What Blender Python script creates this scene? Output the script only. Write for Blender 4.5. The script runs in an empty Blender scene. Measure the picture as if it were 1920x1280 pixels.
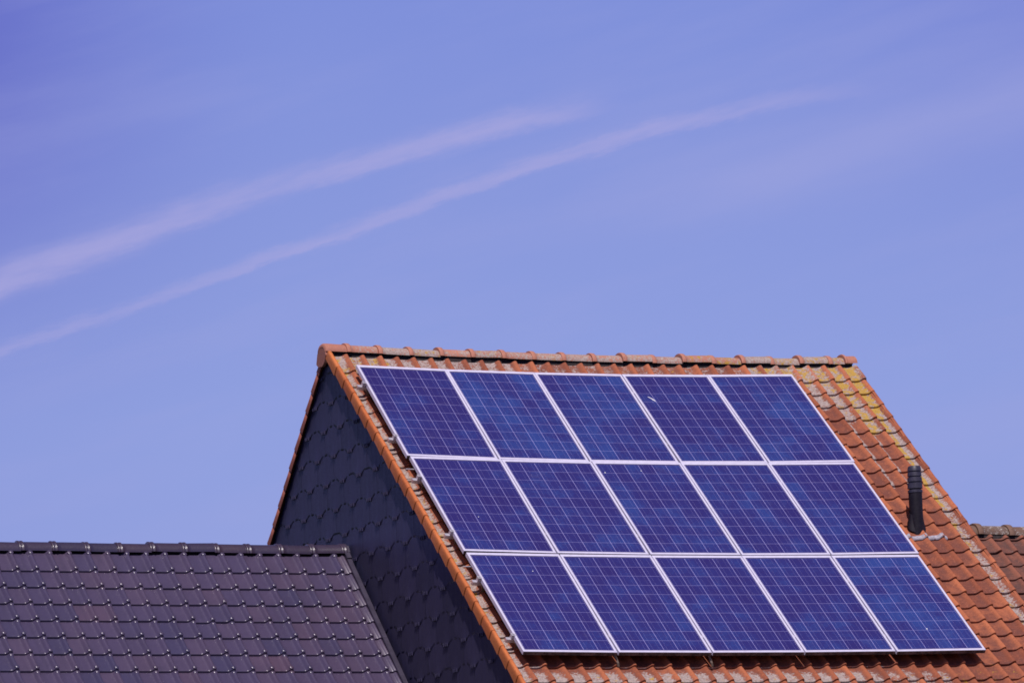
import bpy, bmesh, math, random
from mathutils import Vector, Matrix
random.seed(7)
R = math.radians
sc = bpy.context.scene
col = sc.collection
PI = math.pi

# ------------------------------------------------------------------ helpers
class MB:
    """collects vertices and faces (world coordinates) and links them as one mesh object"""
    def __init__(self):
        self.v = []; self.f = []; self.c = []; self.sm = []; self.mi = []
    def vert(self, p, c=(0.5, 0, 0, 1)):
        self.v.append(tuple(p)); self.c.append(c); return len(self.v) - 1
    def face(self, idx, smooth=False, mi=0):
        self.f.append(tuple(idx)); self.sm.append(smooth); self.mi.append(mi)
    def grid(self, rows, cols_=None, smooth=True, close=False, mi=0):
        """rows: list of lists of points; cols_: matching colours"""
        ids = []
        for i, r in enumerate(rows):
            ids.append([self.vert(p, cols_[i][j] if cols_ else (0.5, 0, 0, 1)) for j, p in enumerate(r)])
        for i in range(len(ids) - 1):
            n = len(ids[i])
            for j in range(n if close else n - 1):
                k = (j + 1) % n
                self.face((ids[i][j], ids[i][k], ids[i + 1][k], ids[i + 1][j]), smooth, mi)
        return ids
    def box(self, x0, x1, y0, y1, z0, z1, T=None, c=(0.5, 0, 0, 1), nx=1, mi=0):
        T = T or (lambda a, b, d: (a, b, d))
        prev = None
        for i in range(nx + 1):
            x = x0 + (x1 - x0) * i / nx
            ring = [self.vert(T(x, y, z), c) for (y, z) in ((y0, z0), (y1, z0), (y1, z1), (y0, z1))]
            if prev is None: self.face(ring[::-1], mi=mi)
            else:
                for k in range(4):
                    l = (k + 1) % 4
                    self.face((prev[k], prev[l], ring[l], ring[k]), mi=mi)
            prev = ring
        self.face(prev, mi=mi)
    def build(self, name, mats, parent=None, recalc=True, cut=()):
        me = bpy.data.meshes.new(name)
        off = parent_world(parent) if parent else Vector((0, 0, 0))
        me.from_pydata([(p[0] - off.x, p[1] - off.y, p[2] - off.z) for p in self.v], [], self.f)
        if not isinstance(mats, (list, tuple)): mats = [mats]
        for m in mats: me.materials.append(m)
        me.polygons.foreach_set('use_smooth', self.sm)
        me.polygons.foreach_set('material_index', self.mi)
        at = me.color_attributes.new('tint', 'FLOAT_COLOR', 'POINT')
        flat = [x for c in self.c for x in c]
        at.data.foreach_set('color', flat)
        if recalc or cut:
            bm = bmesh.new(); bm.from_mesh(me)
            for (co, no) in cut:
                g = bm.verts[:] + bm.edges[:] + bm.faces[:]
                bmesh.ops.bisect_plane(bm, geom=g, plane_co=Vector(co) - off, plane_no=no, clear_outer=True)
            if recalc: bmesh.ops.recalc_face_normals(bm, faces=bm.faces)
            bm.to_mesh(me); bm.free()
        me.update()
        o = bpy.data.objects.new(name, me); col.objects.link(o)
        if parent: o.parent = parent
        return o

def parent_world(p):
    v = Vector((0, 0, 0))
    while p is not None:
        v += p.location; p = p.parent
    return v

def tag(o, label=None, cat=None, group=None, kind=None):
    if label: o['label'] = label
    if cat: o['category'] = cat
    if group: o['group'] = group
    if kind: o['kind'] = kind
    return o

def thing(name, label, cat, loc=(0, 0, 0), group=None):
    o = bpy.data.objects.new(name, None); o.empty_display_size = 0.3
    col.objects.link(o); o.location = loc
    return tag(o, label, cat, group)

# ------------------------------------------------------------------ node helper
class NT:
    def __init__(self, tree): self.t = tree; self.n = tree.nodes; self.l = tree.links
    def new(self, typ, **kw):
        n = self.n.new(typ)
        for k, v in kw.items(): setattr(n, k, v)
        return n
    def put(self, sock, val):
        if isinstance(val, bpy.types.NodeSocket): self.l.new(val, sock)
        elif val is not None: sock.default_value = val
    def math(self, op, a, b=None, c=None, clamp=False):
        n = self.new('ShaderNodeMath', operation=op, use_clamp=clamp)
        self.put(n.inputs[0], a)
        if b is not None: self.put(n.inputs[1], b)
        if c is not None: self.put(n.inputs[2], c)
        return n.outputs[0]
    def mix(self, f, a, b, blend='MIX'):
        n = self.new('ShaderNodeMix', data_type='RGBA', blend_type=blend)
        self.put(n.inputs[0], f)
        for s, v in ((n.inputs[6], a), (n.inputs[7], b)):
            self.put(s, v if isinstance(v, bpy.types.NodeSocket) else tuple(v) + (1,) if len(v) == 3 else v)
        return n.outputs[2]
    def noise(self, scale, detail=3, rough=0.55, vec=None, dims='3D'):
        n = self.new('ShaderNodeTexNoise', noise_dimensions=dims)
        self.put(n.inputs['Scale'], scale); self.put(n.inputs['Detail'], detail); self.put(n.inputs['Roughness'], rough)
        if vec is not None: self.l.new(vec, n.inputs['Vector'])
        return n.outputs[0]
    def smooth(self, x, a, b, lo=0.0, hi=1.0):
        n = self.new('ShaderNodeMapRange', interpolation_type='SMOOTHSTEP')
        self.put(n.inputs[0], x)
        for i, v in enumerate((a, b, lo, hi)): self.put(n.inputs[i + 1], v)
        return n.outputs[0]
    def attr(self, name='tint'):
        n = self.new('ShaderNodeAttribute', attribute_name=name)
        s = self.new('ShaderNodeSeparateColor'); self.l.new(n.outputs['Color'], s.inputs[0])
        return s.outputs[0], s.outputs[1], s.outputs[2], n.outputs['Alpha']

def material(name):
    m = bpy.data.materials.new(name); m.use_nodes = True
    nt = NT(m.node_tree); b = m.node_tree.nodes['Principled BSDF']
    return m, nt, b

def plain(name, colr, rough=0.5, metal=0.0, spec=0.5, var=0.12, scale=14, bump=0.0):
    m, nt, b = material(name)
    tc = nt.new('ShaderNodeTexCoord').outputs['Object']
    n = nt.noise(scale, 4, 0.6, tc)
    f = nt.smooth(n, 0.3, 0.7)
    c = nt.mix(f, [x * (1 - var) for x in colr], [min(1, x * (1 + var)) for x in colr])
    nt.put(b.inputs['Base Color'], c)
    nt.put(b.inputs['Roughness'], nt.math('ADD', rough - 0.05, nt.math('MULTIPLY', f, 0.1)))
    b.inputs['Metallic'].default_value = metal
    b.inputs['Specular IOR Level'].default_value = spec
    if bump:
        bp = nt.new('ShaderNodeBump'); bp.inputs['Strength'].default_value = bump; bp.inputs['Distance'].default_value = 0.004
        nt.l.new(nt.noise(scale * 8, 3, 0.6, tc), bp.inputs['Height']); nt.l.new(bp.outputs[0], b.inputs['Normal'])
    return m

# ------------------------------------------------------------------ materials
def clay_material(name, c_lo, c_hi, grey, yellow, dark, dirt_shade=0.5, bump=0.25):
    """clay tile: tint.r = tile shade, tint.g = grey lichen density, tint.b = yellow lichen density, alpha = height in the profile"""
    m, nt, b = material(name)
    tc = nt.new('ShaderNodeTexCoord').outputs['Object']
    r, g, bl, al = nt.attr()
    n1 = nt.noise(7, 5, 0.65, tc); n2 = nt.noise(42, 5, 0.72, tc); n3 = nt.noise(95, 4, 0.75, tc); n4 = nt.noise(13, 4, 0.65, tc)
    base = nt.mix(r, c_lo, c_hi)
    # patchy grime that also paints pan shade and brighter rolls by profile height
    grime_shade = nt.math('MULTIPLY', nt.smooth(n1, 0.26, 0.64, 0.28, dirt_shade), nt.smooth(al, 0.1, 0.9, 1.0, 0.12))
    base = nt.mix(grime_shade, base, dark)
    base = nt.mix(nt.smooth(n2, 0.52, 0.70, 0, 0.55), base, [x * 0.55 for x in c_lo])
    base = nt.mix(nt.smooth(n2, 0.46, 0.28, 0, 0.5), base, [min(1, x * 1.3) for x in c_hi])
    base = nt.mix(nt.smooth(n3, 0.60, 0.75, 0, 0.14), base, grey)
    # grey crust lichen: clusters of small pale rosettes
    pg = nt.math('ADD', nt.math('MULTIPLY', n2, 0.50), nt.math('ADD', nt.math('MULTIPLY', n4, 0.30), nt.math('MULTIPLY', n3, 0.20)))
    th = nt.math('SUBTRACT', 0.74, nt.math('MULTIPLY', g, 0.34))
    mg = nt.smooth(nt.math('SUBTRACT', pg, th), -0.03, 0.06)
    gcol = nt.mix(nt.smooth(n2, 0.35, 0.62), [x * 0.6 for x in grey], grey)
    gcol = nt.mix(nt.smooth(n3, 0.54, 0.66, 0, 0.8), gcol, [0.13, 0.085, 0.07])
    base = nt.mix(nt.math('MULTIPLY', mg, 0.9), base, gcol)
    n5 = nt.noise(19, 5, 0.68, nt_off(nt, tc, 3.7))
    ty = nt.math('SUBTRACT', 0.78, nt.math('MULTIPLY', bl, 0.38))
    my = nt.smooth(nt.math('SUBTRACT', n5, ty), -0.03, 0.07)
    ycol = nt.mix(nt.smooth(n3, 0.38, 0.62), [x * 0.55 for x in yellow], yellow)
    base = nt.mix(nt.math('MULTIPLY', my, 0.85), base, ycol)
    nt.put(b.inputs['Base Color'], base)
    b.inputs['Roughness'].default_value = 0.72
    b.inputs['Specular IOR Level'].default_value = 0.3
    bp = nt.new('ShaderNodeBump'); bp.inputs['Strength'].default_value = bump; bp.inputs['Distance'].default_value = 0.006
    h = nt.math('ADD', n3, nt.math('MULTIPLY', mg, 0.5))
    nt.l.new(h, bp.inputs['Height']); nt.l.new(bp.outputs[0], b.inputs['Normal'])
    return m

def nt_off(nt, vec, d):
    n = nt.new('ShaderNodeVectorMath', operation='ADD'); nt.l.new(vec, n.inputs[0]); n.inputs[1].default_value = (d, d * 1.7, -d)
    return n.outputs[0]

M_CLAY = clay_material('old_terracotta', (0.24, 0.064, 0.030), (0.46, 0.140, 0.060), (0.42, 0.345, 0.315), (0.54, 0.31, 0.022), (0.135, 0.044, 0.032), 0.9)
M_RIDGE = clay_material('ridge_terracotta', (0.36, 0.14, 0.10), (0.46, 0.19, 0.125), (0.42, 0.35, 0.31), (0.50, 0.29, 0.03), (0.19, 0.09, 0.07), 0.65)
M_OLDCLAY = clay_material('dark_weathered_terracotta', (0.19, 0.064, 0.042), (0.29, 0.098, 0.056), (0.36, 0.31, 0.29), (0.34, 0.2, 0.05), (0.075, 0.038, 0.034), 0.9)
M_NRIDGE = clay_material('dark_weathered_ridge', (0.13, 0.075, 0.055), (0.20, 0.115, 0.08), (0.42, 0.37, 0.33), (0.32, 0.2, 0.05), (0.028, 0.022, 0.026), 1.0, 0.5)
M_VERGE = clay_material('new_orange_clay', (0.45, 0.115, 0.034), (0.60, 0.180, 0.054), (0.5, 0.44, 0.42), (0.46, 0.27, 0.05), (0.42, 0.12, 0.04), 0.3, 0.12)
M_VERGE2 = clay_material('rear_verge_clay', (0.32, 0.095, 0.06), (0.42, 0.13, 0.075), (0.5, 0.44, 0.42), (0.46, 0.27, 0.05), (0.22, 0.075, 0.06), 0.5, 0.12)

def engobe_material(name, cols_, rough, coat, bump=0.05):
    m, nt, b = material(name)
    tc = nt.new('ShaderNodeTexCoord').outputs['Object']
    r, g, bl, al = nt.attr()
    n1 = nt.noise(3.0, 4, 0.6, tc); n2 = nt.noise(60, 4, 0.6, tc)
    rp = nt.new('ShaderNodeValToRGB'); rp.color_ramp.interpolation = 'LINEAR'
    el = rp.color_ramp.elements
    el[0].position = 0.0; el[0].color = (*cols_[0], 1); el[1].position = 1.0; el[1].color = (*cols_[-1], 1)
    for i in range(1, len(cols_) - 1):
        e = el.new(i / (len(cols_) - 1)); e.color = (*cols_[i], 1)
    nt.l.new(r, rp.inputs[0])
    c = nt.mix(nt.smooth(n1, 0.35, 0.7, 0.0, 0.35), rp.outputs[0], [x * 0.7 for x in cols_[1]])
    c = nt.mix(nt.smooth(n2, 0.6, 0.78, 0.0, 0.3), c, [min(1, x * 1.9 + 0.02) for x in cols_[1]])
    ms = nt.new('ShaderNodeMapping'); ms.inputs['Scale'].default_value = (14, 1.2, 1.2); nt.l.new(tc, ms.inputs[0])
    run = nt.noise(1.0, 4, 0.6, ms.outputs[0])
    c = nt.mix(nt.smooth(run, 0.52, 0.72, 0.0, 0.35), c, [x * 0.55 + 0.004 for x in cols_[1]])
    nt.put(b.inputs['Base Color'], c)
    nt.put(b.inputs['Roughness'], nt.math('ADD', rough, nt.math('MULTIPLY', nt.smooth(n2, 0.4, 0.7), 0.12)))
    b.inputs['Specular IOR Level'].default_value = 0.5
    b.inputs['Coat Weight'].default_value = coat; b.inputs['Coat Roughness'].default_value = 0.18
    bp = nt.new('ShaderNodeBump'); bp.inputs['Strength'].default_value = bump; bp.inputs['Distance'].default_value = 0.004
    nt.l.new(n2, bp.inputs['Height']); nt.l.new(bp.outputs[0], b.inputs['Normal'])
    return m

M_BLACK = engobe_material('glazed_dark_tile', [(0.047, 0.038, 0.084), (0.064, 0.046, 0.092), (0.074, 0.050, 0.090), (0.084, 0.049, 0.080)], 0.34, 0.45)
M_BRIDGE = engobe_material('glazed_dark_ridge', [(0.034, 0.026, 0.055), (0.044, 0.030, 0.058), (0.052, 0.032, 0.052)], 0.34, 0.4)
M_GABLE = engobe_material('slate_blue_cladding', [(0.019, 0.016, 0.045), (0.026, 0.021, 0.058), (0.034, 0.028, 0.070)], 0.5, 0.0)
M_TRIM = plain('dark_verge_trim', (0.035, 0.027, 0.048), 0.5, 0, 0.4, 0.2, 6)

M_FRAME = plain('anodised_frame', (0.56, 0.525, 0.655), 0.45, 0.0, 0.4, 0.05, 20)
M_GRIME_SHADE = plain('grimy_shaded_frame_edge', (0.10, 0.070, 0.065), 0.8, 0, 0.2, 0.5, 22)
M_RAIL = plain('raw_aluminium', (0.62, 0.58, 0.62), 0.38, 0.55, 0.5, 0.1, 30)
M_CLAMP = plain('clamp_aluminium', (0.52, 0.48, 0.52), 0.4, 0.4, 0.5, 0.15, 60)
M_HOOK = plain('weathered_steel_hook', (0.16, 0.115, 0.085), 0.6, 0.1, 0.5, 0.2, 40)
M_BACK = plain('panel_back_sheet', (0.55, 0.55, 0.58), 0.6)
M_DROP = plain('bird_dropping_white', (0.72, 0.70, 0.70), 0.8, 0, 0.2, 0.1, 90)
M_PIPE = plain('black_pvc', (0.011, 0.008, 0.014), 0.55, 0, 0.25, 0.25, 25)
M_COWL = plain('grey_black_pvc', (0.034, 0.030, 0.050), 0.5, 0, 0.4, 0.2, 25)
M_LEAD = plain('lead_flashing', (0.34, 0.31, 0.35), 0.6, 0.1, 0.4, 0.25, 40, 0.3)
M_VOID = plain('roof_underlay', (0.012, 0.010, 0.011), 0.95, 0, 0.1)
M_WOOD = plain('dark_soffit_board', (0.05, 0.035, 0.04), 0.7)
M_RIDGE_VOID = plain('dark_ridge_void', (0.035, 0.028, 0.028), 0.95, 0, 0.1, 0.3, 30)

def brick_material(name, c1, c2):
    m, nt, b = material(name)
    tc = nt.new('ShaderNodeTexCoord').outputs['Object']
    mp = nt.new('ShaderNodeMapping'); mp.inputs['Rotation'].default_value = (R(90), 0, 0); nt.l.new(tc, mp.inputs[0])
    br = nt.new('ShaderNodeTexBrick'); nt.l.new(mp.outputs[0], br.inputs[0])
    br.inputs['Color1'].default_value = (*c1, 1); br.inputs['Color2'].default_value = (*c2, 1); br.inputs['Mortar'].default_value = (0.35, 0.32, 0.3, 1)
    br.inputs['Scale'].default_value = 4.5; br.inputs['Mortar Size'].default_value = 0.015
    nt.l.new(br.outputs[0], b.inputs['Base Color']); b.inputs['Roughness'].default_value = 0.85
    return m
M_BRICK = brick_material('red_brick', (0.27, 0.11, 0.07), (0.21, 0.085, 0.06))

def cells_material():
    m, nt, b = material('solar_cells')
    uvn = nt.new('ShaderNodeUVMap'); s = nt.new('ShaderNodeSeparateXYZ'); nt.l.new(uvn.outputs[0], s.inputs[0])
    U, V = s.outputs[0], s.outputs[1]            # metres from the corner of the glass
    PX, PY = 0.1565, 0.1582
    cu = nt.math('DIVIDE', nt.math('SUBTRACT', U, 0.0085), PX); cv = nt.math('DIVIDE', nt.math('SUBTRACT', V, 0.012), PY)
    fu = nt.math('FRACT', cu); fv = nt.math('FRACT', cv)
    iu = nt.math('FLOOR', cu); iv = nt.math('FLOOR', cv)
    oi = nt.new('ShaderNodeObjectInfo')
    cb = nt.new('ShaderNodeCombineXYZ'); nt.l.new(iu, cb.inputs[0]); nt.l.new(iv, cb.inputs[1])
    nt.l.new(nt.math('MULTIPLY', oi.outputs['Random'], 91.7), cb.inputs[2])
    wn = nt.new('ShaderNodeTexWhiteNoise', noise_dimensions='3D'); nt.l.new(cb.outputs[0], wn.inputs[0])
    rnd = wn.outputs[0]
    ocs = nt.new('ShaderNodeSeparateColor'); nt.l.new(oi.outputs['Color'], ocs.inputs[0])
    # crystal grains
    cv3 = nt.new('ShaderNodeCombineXYZ'); nt.l.new(U, cv3.inputs[0]); nt.l.new(V, cv3.inputs[1]); nt.l.new(nt.math('MULTIPLY', oi.outputs['Random'], 13.0), cv3.inputs[2])
    vor = nt.new('ShaderNodeTexVoronoi', voronoi_dimensions='3D'); vor.inputs['Scale'].default_value = 55; nt.l.new(cv3.outputs[0], vor.inputs[0])
    sv = nt.new('ShaderNodeSeparateColor'); nt.l.new(vor.outputs['Color'], sv.inputs[0])
    big = nt.noise(2.2, 2, 0.5, cv3.outputs[0])
    t = nt.math('ADD', nt.math('MULTIPLY', rnd, 0.27), nt.math('ADD', nt.math('MULTIPLY', sv.outputs[0], 0.22), nt.math('ADD', nt.math('MULTIPLY', nt.smooth(big, 0.35, 0.70), 0.34), nt.math('MULTIPLY', ocs.outputs[0], 0.62))))
    cr = nt.new('ShaderNodeValToRGB'); e = cr.color_ramp.elements
    e[0].position = 0.22; e[0].color = (0.027, 0.018, 0.118, 1)
    e[1].position = 1.0; e[1].color = (0.028, 0.050, 0.212, 1)
    k = e.new(0.58); k.color = (0.027, 0.024, 0.142, 1)
    nt.l.new(t, cr.inputs[0])
    base = cr.outputs[0]
    # two bus bars on each cell, thin silver fingers merge into a slight tone
    def line(f, centre, half):
        return nt.math('LESS_THAN', nt.math('ABSOLUTE', nt.math('SUBTRACT', f, centre)), half)
    bb = nt.math('MAXIMUM', line(fu, 0.27, 0.0058), line(fu, 0.73, 0.0058))
    base = nt.mix(nt.math('MULTIPLY', bb, 0.35), base, (0.36, 0.33, 0.58))
    gu = nt.math('LESS_THAN', nt.math('ABSOLUTE', nt.math('SUBTRACT', nt.math('FRACT', nt.math('ADD', cu, 0.5)), 0.5)), 0.0125)
    gv = nt.math('LESS_THAN', nt.math('ABSOLUTE', nt.math('SUBTRACT', nt.math('FRACT', nt.math('ADD', cv, 0.5)), 0.5)), 0.0095)
    base = nt.mix(nt.math('MAXIMUM', nt.math('MULTIPLY', gu, 0.80), nt.math('MULTIPLY', gv, 0.60)), base, (0.44, 0.40, 0.72))
    # margins outside the cells
    out = nt.math('MAXIMUM', nt.math('MAXIMUM', nt.math('LESS_THAN', cu, 0.0), nt.math('GREATER_THAN', cu, 6.0)),
                  nt.math('MAXIMUM', nt.math('LESS_THAN', cv, 0.0), nt.math('GREATER_THAN', cv, 10.0)))
    base = nt.mix(out, base, (0.030, 0.022, 0.10))
    # light dust washed towards the lower frame
    d = nt.noise(7, 4, 0.65, cv3.outputs[0])
    base = nt.mix(nt.smooth(d, 0.55, 0.85, 0.0, 0.05), base, (0.5, 0.45, 0.5))
    nt.put(b.inputs['Base Color'], base)
    b.inputs['Roughness'].default_value = 0.35; b.inputs['Specular IOR Level'].default_value = 0.25
    b.inputs['Coat Weight'].default_value = 0.6; b.inputs['Coat Roughness'].default_value = 0.04; b.inputs['Coat IOR'].default_value = 1.4
    return m
M_CELL = cells_material()

# ------------------------------------------------------------------ geometry frame of the main roof
TH = R(42); CT, ST = math.cos(TH), math.sin(TH)
def sag(u, v):
    t = (u + 0.2) / 6.14
    return (0.0663 + (0.0221 - 0.0663) * min(max(v, 0), 5) / 5) * 4 * t * (1 - t) if 0 < t < 1 else 0.0
def rt_(u): return min(max((u + 0.2) / 6.14, 0), 1)
def F(u, v, n):
    """front slope: u along the ridge, v down the slope, n off the panel plane"""
    sg = sag(u, v)
    if v < 0:
        k = min(1, -v / 0.4); sg = sg * (1 - 0.38 * k) + 0.035 * k * rt_(u)
    return (u, -v * CT - n * ST, -v * ST + n * CT - sg)
TR = R(46); CR, SR = math.cos(TR), math.sin(TR)
RY, RZA = 0.49, 0.182                             # ridge line of the rear slope
def Bk(u, v, n):
    """rear slope: v measured down from the ridge line"""
    z = RZA - v * SR + n * CR - (sag(u, 0) * 0.62 + 0.035 * rt_(u)) * max(0, 1 - v / 6)
    return (u, RY + v * CR + n * SR, z)

GZ = -10.6                                       # ground level
NT_ = -0.187                                     # pan level of the front tiles
WX0, WX1 = -0.088, 5.86

# profile of a pan tile over one cover width: (fraction from the neighbour's roll crest, height)
PROF = [(0.065, 0.005), (0.10, 0.0005), (0.22, -0.001), (0.42, -0.001), (0.56, 0.0005), (0.65, 0.0045), (0.73, 0.013), (0.80, 0.0245), (0.86, 0.033), (0.91, 0.0375), (0.96, 0.0385), (1.0, 0.036), (1.03, 0.027), (1.05, 0.013), (1.06, 0.003)]
def prof_h(fx):
    if fx < PROF[0][0]: fx += 1
    for (a, ha), (b, hb) in zip(PROF, PROF[1:]):
        if a <= fx <= b: return ha + (hb - ha) * (fx - a) / (b - a)
    return 0.0

def pan_tiles(mb, T, crests, W, lips, cover, lichen=None, prof=PROF, base_n=NT_, lift=0.028, lip=0.026, skip=None, jit=1.0, shade=(0, 1), hs=1.0, vmin=-9):
    for k, c0 in enumerate(crests):
        for r, lv in enumerate(lips):
            if skip and skip(c0 + W * 0.5, lv): continue
            dv = random.gauss(0, 0.0028) * jit; dn = random.gauss(0, 0.0014) * jit; dx = random.gauss(0, 0.0016) * jit
            rot = random.gauss(0, 0.010) * jit; tilt = random.gauss(0, 0.010) * jit
            sh = min(1, max(0, random.gauss(0.5, 0.34))); sh = shade[0] + (shade[1] - shade[0]) * sh
            lo = lv + dv; hi = max(vmin, lv - cover - 0.035)
            rows = []; cols_ = []
            # stations down the tile: (v fraction, extra n)
            st = [(0.0, 0.0), (0.55, 0.0), (0.90, 0.0), (0.985, -0.0005), (1.0, -0.0045), (1.0, -lip)]
            for (fv, en) in st:
                row = []; cc = []
                for (fx, h) in prof:
                    x = c0 + fx * W + dx + rot * (fv - 1) * 0.3
                    v = hi + (lo - hi) * fv + (fx - 0.6) * W * rot
                    n = base_n + hs * h + lift * fv + en + dn + tilt * (fx - 0.6) * W
                    if en <= -lip + 1e-6: v -= 0.004
                    if v < 0 and vmin < -5: n += 0.045 * min(1, -v / 0.33)
                    row.append(T(x, v, n))
                    g, y = (lichen(x, v, h) if lichen else (0.05, 0.0))
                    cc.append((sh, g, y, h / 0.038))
                rows.append(row); cols_.append(cc)
            mb.grid(rows, cols_, smooth=True)

# ------------------------------------------------------------------ MAIN HOUSE
house = thing('tiled_house', 'orange tiled house with dark clad gable carrying the blue solar panels', 'house', (2.9, 0.4, GZ))

W = 0.1898; C0 = 0.259 - 2 * W                    # first full roll crest (the verge tile roll)
crests = [C0 + W * k for k in range(0, 32)]
CV = 0.2427
lips = [-0.081 + CV * k for k in range(0, 37)]

def lich_main(x, v, h):
    """how thickly grey and yellow lichen has settled at a place on the front slope"""
    hp = h / 0.038
    pan = max(0.0, 1 - 1.1 * hp)
    q = (x - crests[0]) / W; c = int(math.floor(q)); fr = q - c; L = len(crests) - c   # L = 1 is the last column
    v += 0.075
    g = 0.14; y = 0.0; keep = 0.25
    if v < 0.05:
        g = 0.86 if x < 1.9 else (0.66 if x < 4.6 else 0.95); y = 0.66 if x < 0.5 else (0.30 if x < 4.7 else 0.80)
        if x > 4.8: keep = 0.75
    if L == 1:
        if fr < 0.74: g = 1.0 if v < 2.4 else 0.82
        if fr < 0.50: y = max(y, 0.95 if v < 2.3 else (0.66 if v < 3.2 else 0.5))
        if v < 0.6: y = 1.0
    elif L == 2:
        if v < 1.05: g = 0.98; y = max(y, 0.84); keep = 0.5
        elif v < 2.1 and fr < 0.30: g = 1.05
    elif L == 3:
        if v < 0.80: g = 0.95; y = max(y, 0.60); keep = 0.45
        elif v < 2.0 and fr < 0.27: g = 1.05
    elif L == 4:
        if v < 0.58: g = 0.9; y = max(y, 0.4)
        elif v < 1.4 and fr < 0.22: g = 0.95
    elif L == 5:
        if v < 0.36: g = 0.85; y = max(y, 0.3)
    if x < 0.05: g = max(g, 0.92); y = max(y, 0.52)
    if v > 5.09: g = max(g, 0.97 if x < 3.6 else (0.78 if x < 4.6 else 0.3)); y = max(y, 0.45)
    return g * (keep + (1 - keep) * pan), y * (0.3 + 0.7 * pan)

mb = MB()
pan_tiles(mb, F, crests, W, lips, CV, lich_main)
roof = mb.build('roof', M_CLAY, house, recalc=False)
roof['label'] = 'front slope of terracotta pan tiles under the panels'

# tight dark underlay so nothing shows through the joints
mb = MB()
N_ = 24
for (v0, v1) in ((-0.40, 8.95),):
    rows = []
    for v in [v0 + (v1 - v0) * i / 12 for i in range(13)]:
        rows.append([F(-0.08 + 5.98 * j / N_, v, -0.205) for j in range(N_ + 1)])
    mb.grid(rows)
rows = []
for v in [9.0 * i / 12 for i in range(13)]:
    rows.append([Bk(-0.08 + 5.98 * j / N_, v, -0.02) for j in range(N_ + 1)])
mb.grid(rows)
mb.build('underlay', M_VOID, house)

# rear slope
mb = MB()
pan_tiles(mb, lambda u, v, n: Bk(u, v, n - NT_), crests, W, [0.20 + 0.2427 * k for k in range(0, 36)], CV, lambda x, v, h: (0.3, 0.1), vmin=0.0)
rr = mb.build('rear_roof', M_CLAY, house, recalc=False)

# verge tiles along the left edge of the front slope
VP = [(-0.150, -0.186), (-0.151, -0.13), (-0.150, -0.100), (-0.147, -0.087), (-0.139, -0.078), (-0.126, -0.076), (-0.108, -0.084), (-0.098, -0.096), (-0.093, -0.15)]
def verge_tile(T, v0, v1, flip=False, mat=M_VERGE, par=None, name='verge_tile', x_mir=None, prof=VP):
    mb = MB(); sh = min(1, max(0, random.gauss(0.5, 0.25)))
    jn = random.gauss(0, 0.002); rows = []; cc = []
    for (f, e) in ((0.045, -0.016), (0.05, -0.0045), (0.5, -0.001), (0.965, 0.006), (0.99, 0.004), (0.995, -0.016)):
        v = v0 - 0.02 + (v1 - v0 + 0.02) * f
        cx = -0.10; cn = -0.13
        row = []
        for (x, n) in prof:
            s = 1 + (e + 0.0) / 0.06
            xx = cx + (x - cx) * s; nn = cn + (n - cn) * s + jn
            if x_mir is not None: xx = x_mir - (xx + 0.136)
            row.append(T(xx, v, nn))
        rows.append(row); cc.append([(sh, random.choice([0.05, 0.1, 0.15]), 0.04, 1)] * len(row))
    mb.grid(rows, cc)
    return mb.build(name, mat, par, recalc=False)
for k, lv in enumerate(lips):
    if lv - CV > 6.6: break
    verge_tile(F, lv - CV if k else -0.37, lv + 0.006 + random.gauss(0, 0.003), par=roof)
# rear slope verge tiles, seen edge-on
VP2 = [(-0.136, -0.165), (-0.137, -0.14), (-0.136, -0.100), (-0.128, -0.085), (-0.115, -0.078), (-0.100, -0.078), (-0.085, -0.084), (-0.07, -0.10)]
for k in range(0, 27):
    v0 = 0.0 + CV * k
    verge_tile(lambda u, v, n: Bk(u, v, n + 0.115), v0, v0 + CV + 0.012, mat=M_VERGE2, par=rr, prof=VP2)
# right verge
for k, lv in enumerate(lips):
    if lv - CV > 6.6: break
    o = verge_tile(F, lv - CV if k else -0.37, lv + 0.004, mat=M_CLAY, par=roof, x_mir=5.975,
                   prof=[(-0.136, -0.25), (-0.138, -0.20), (-0.136, -0.165), (-0.128, -0.147), (-0.118, -0.139), (-0.103, -0.135), (-0.083, -0.142)])

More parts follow.
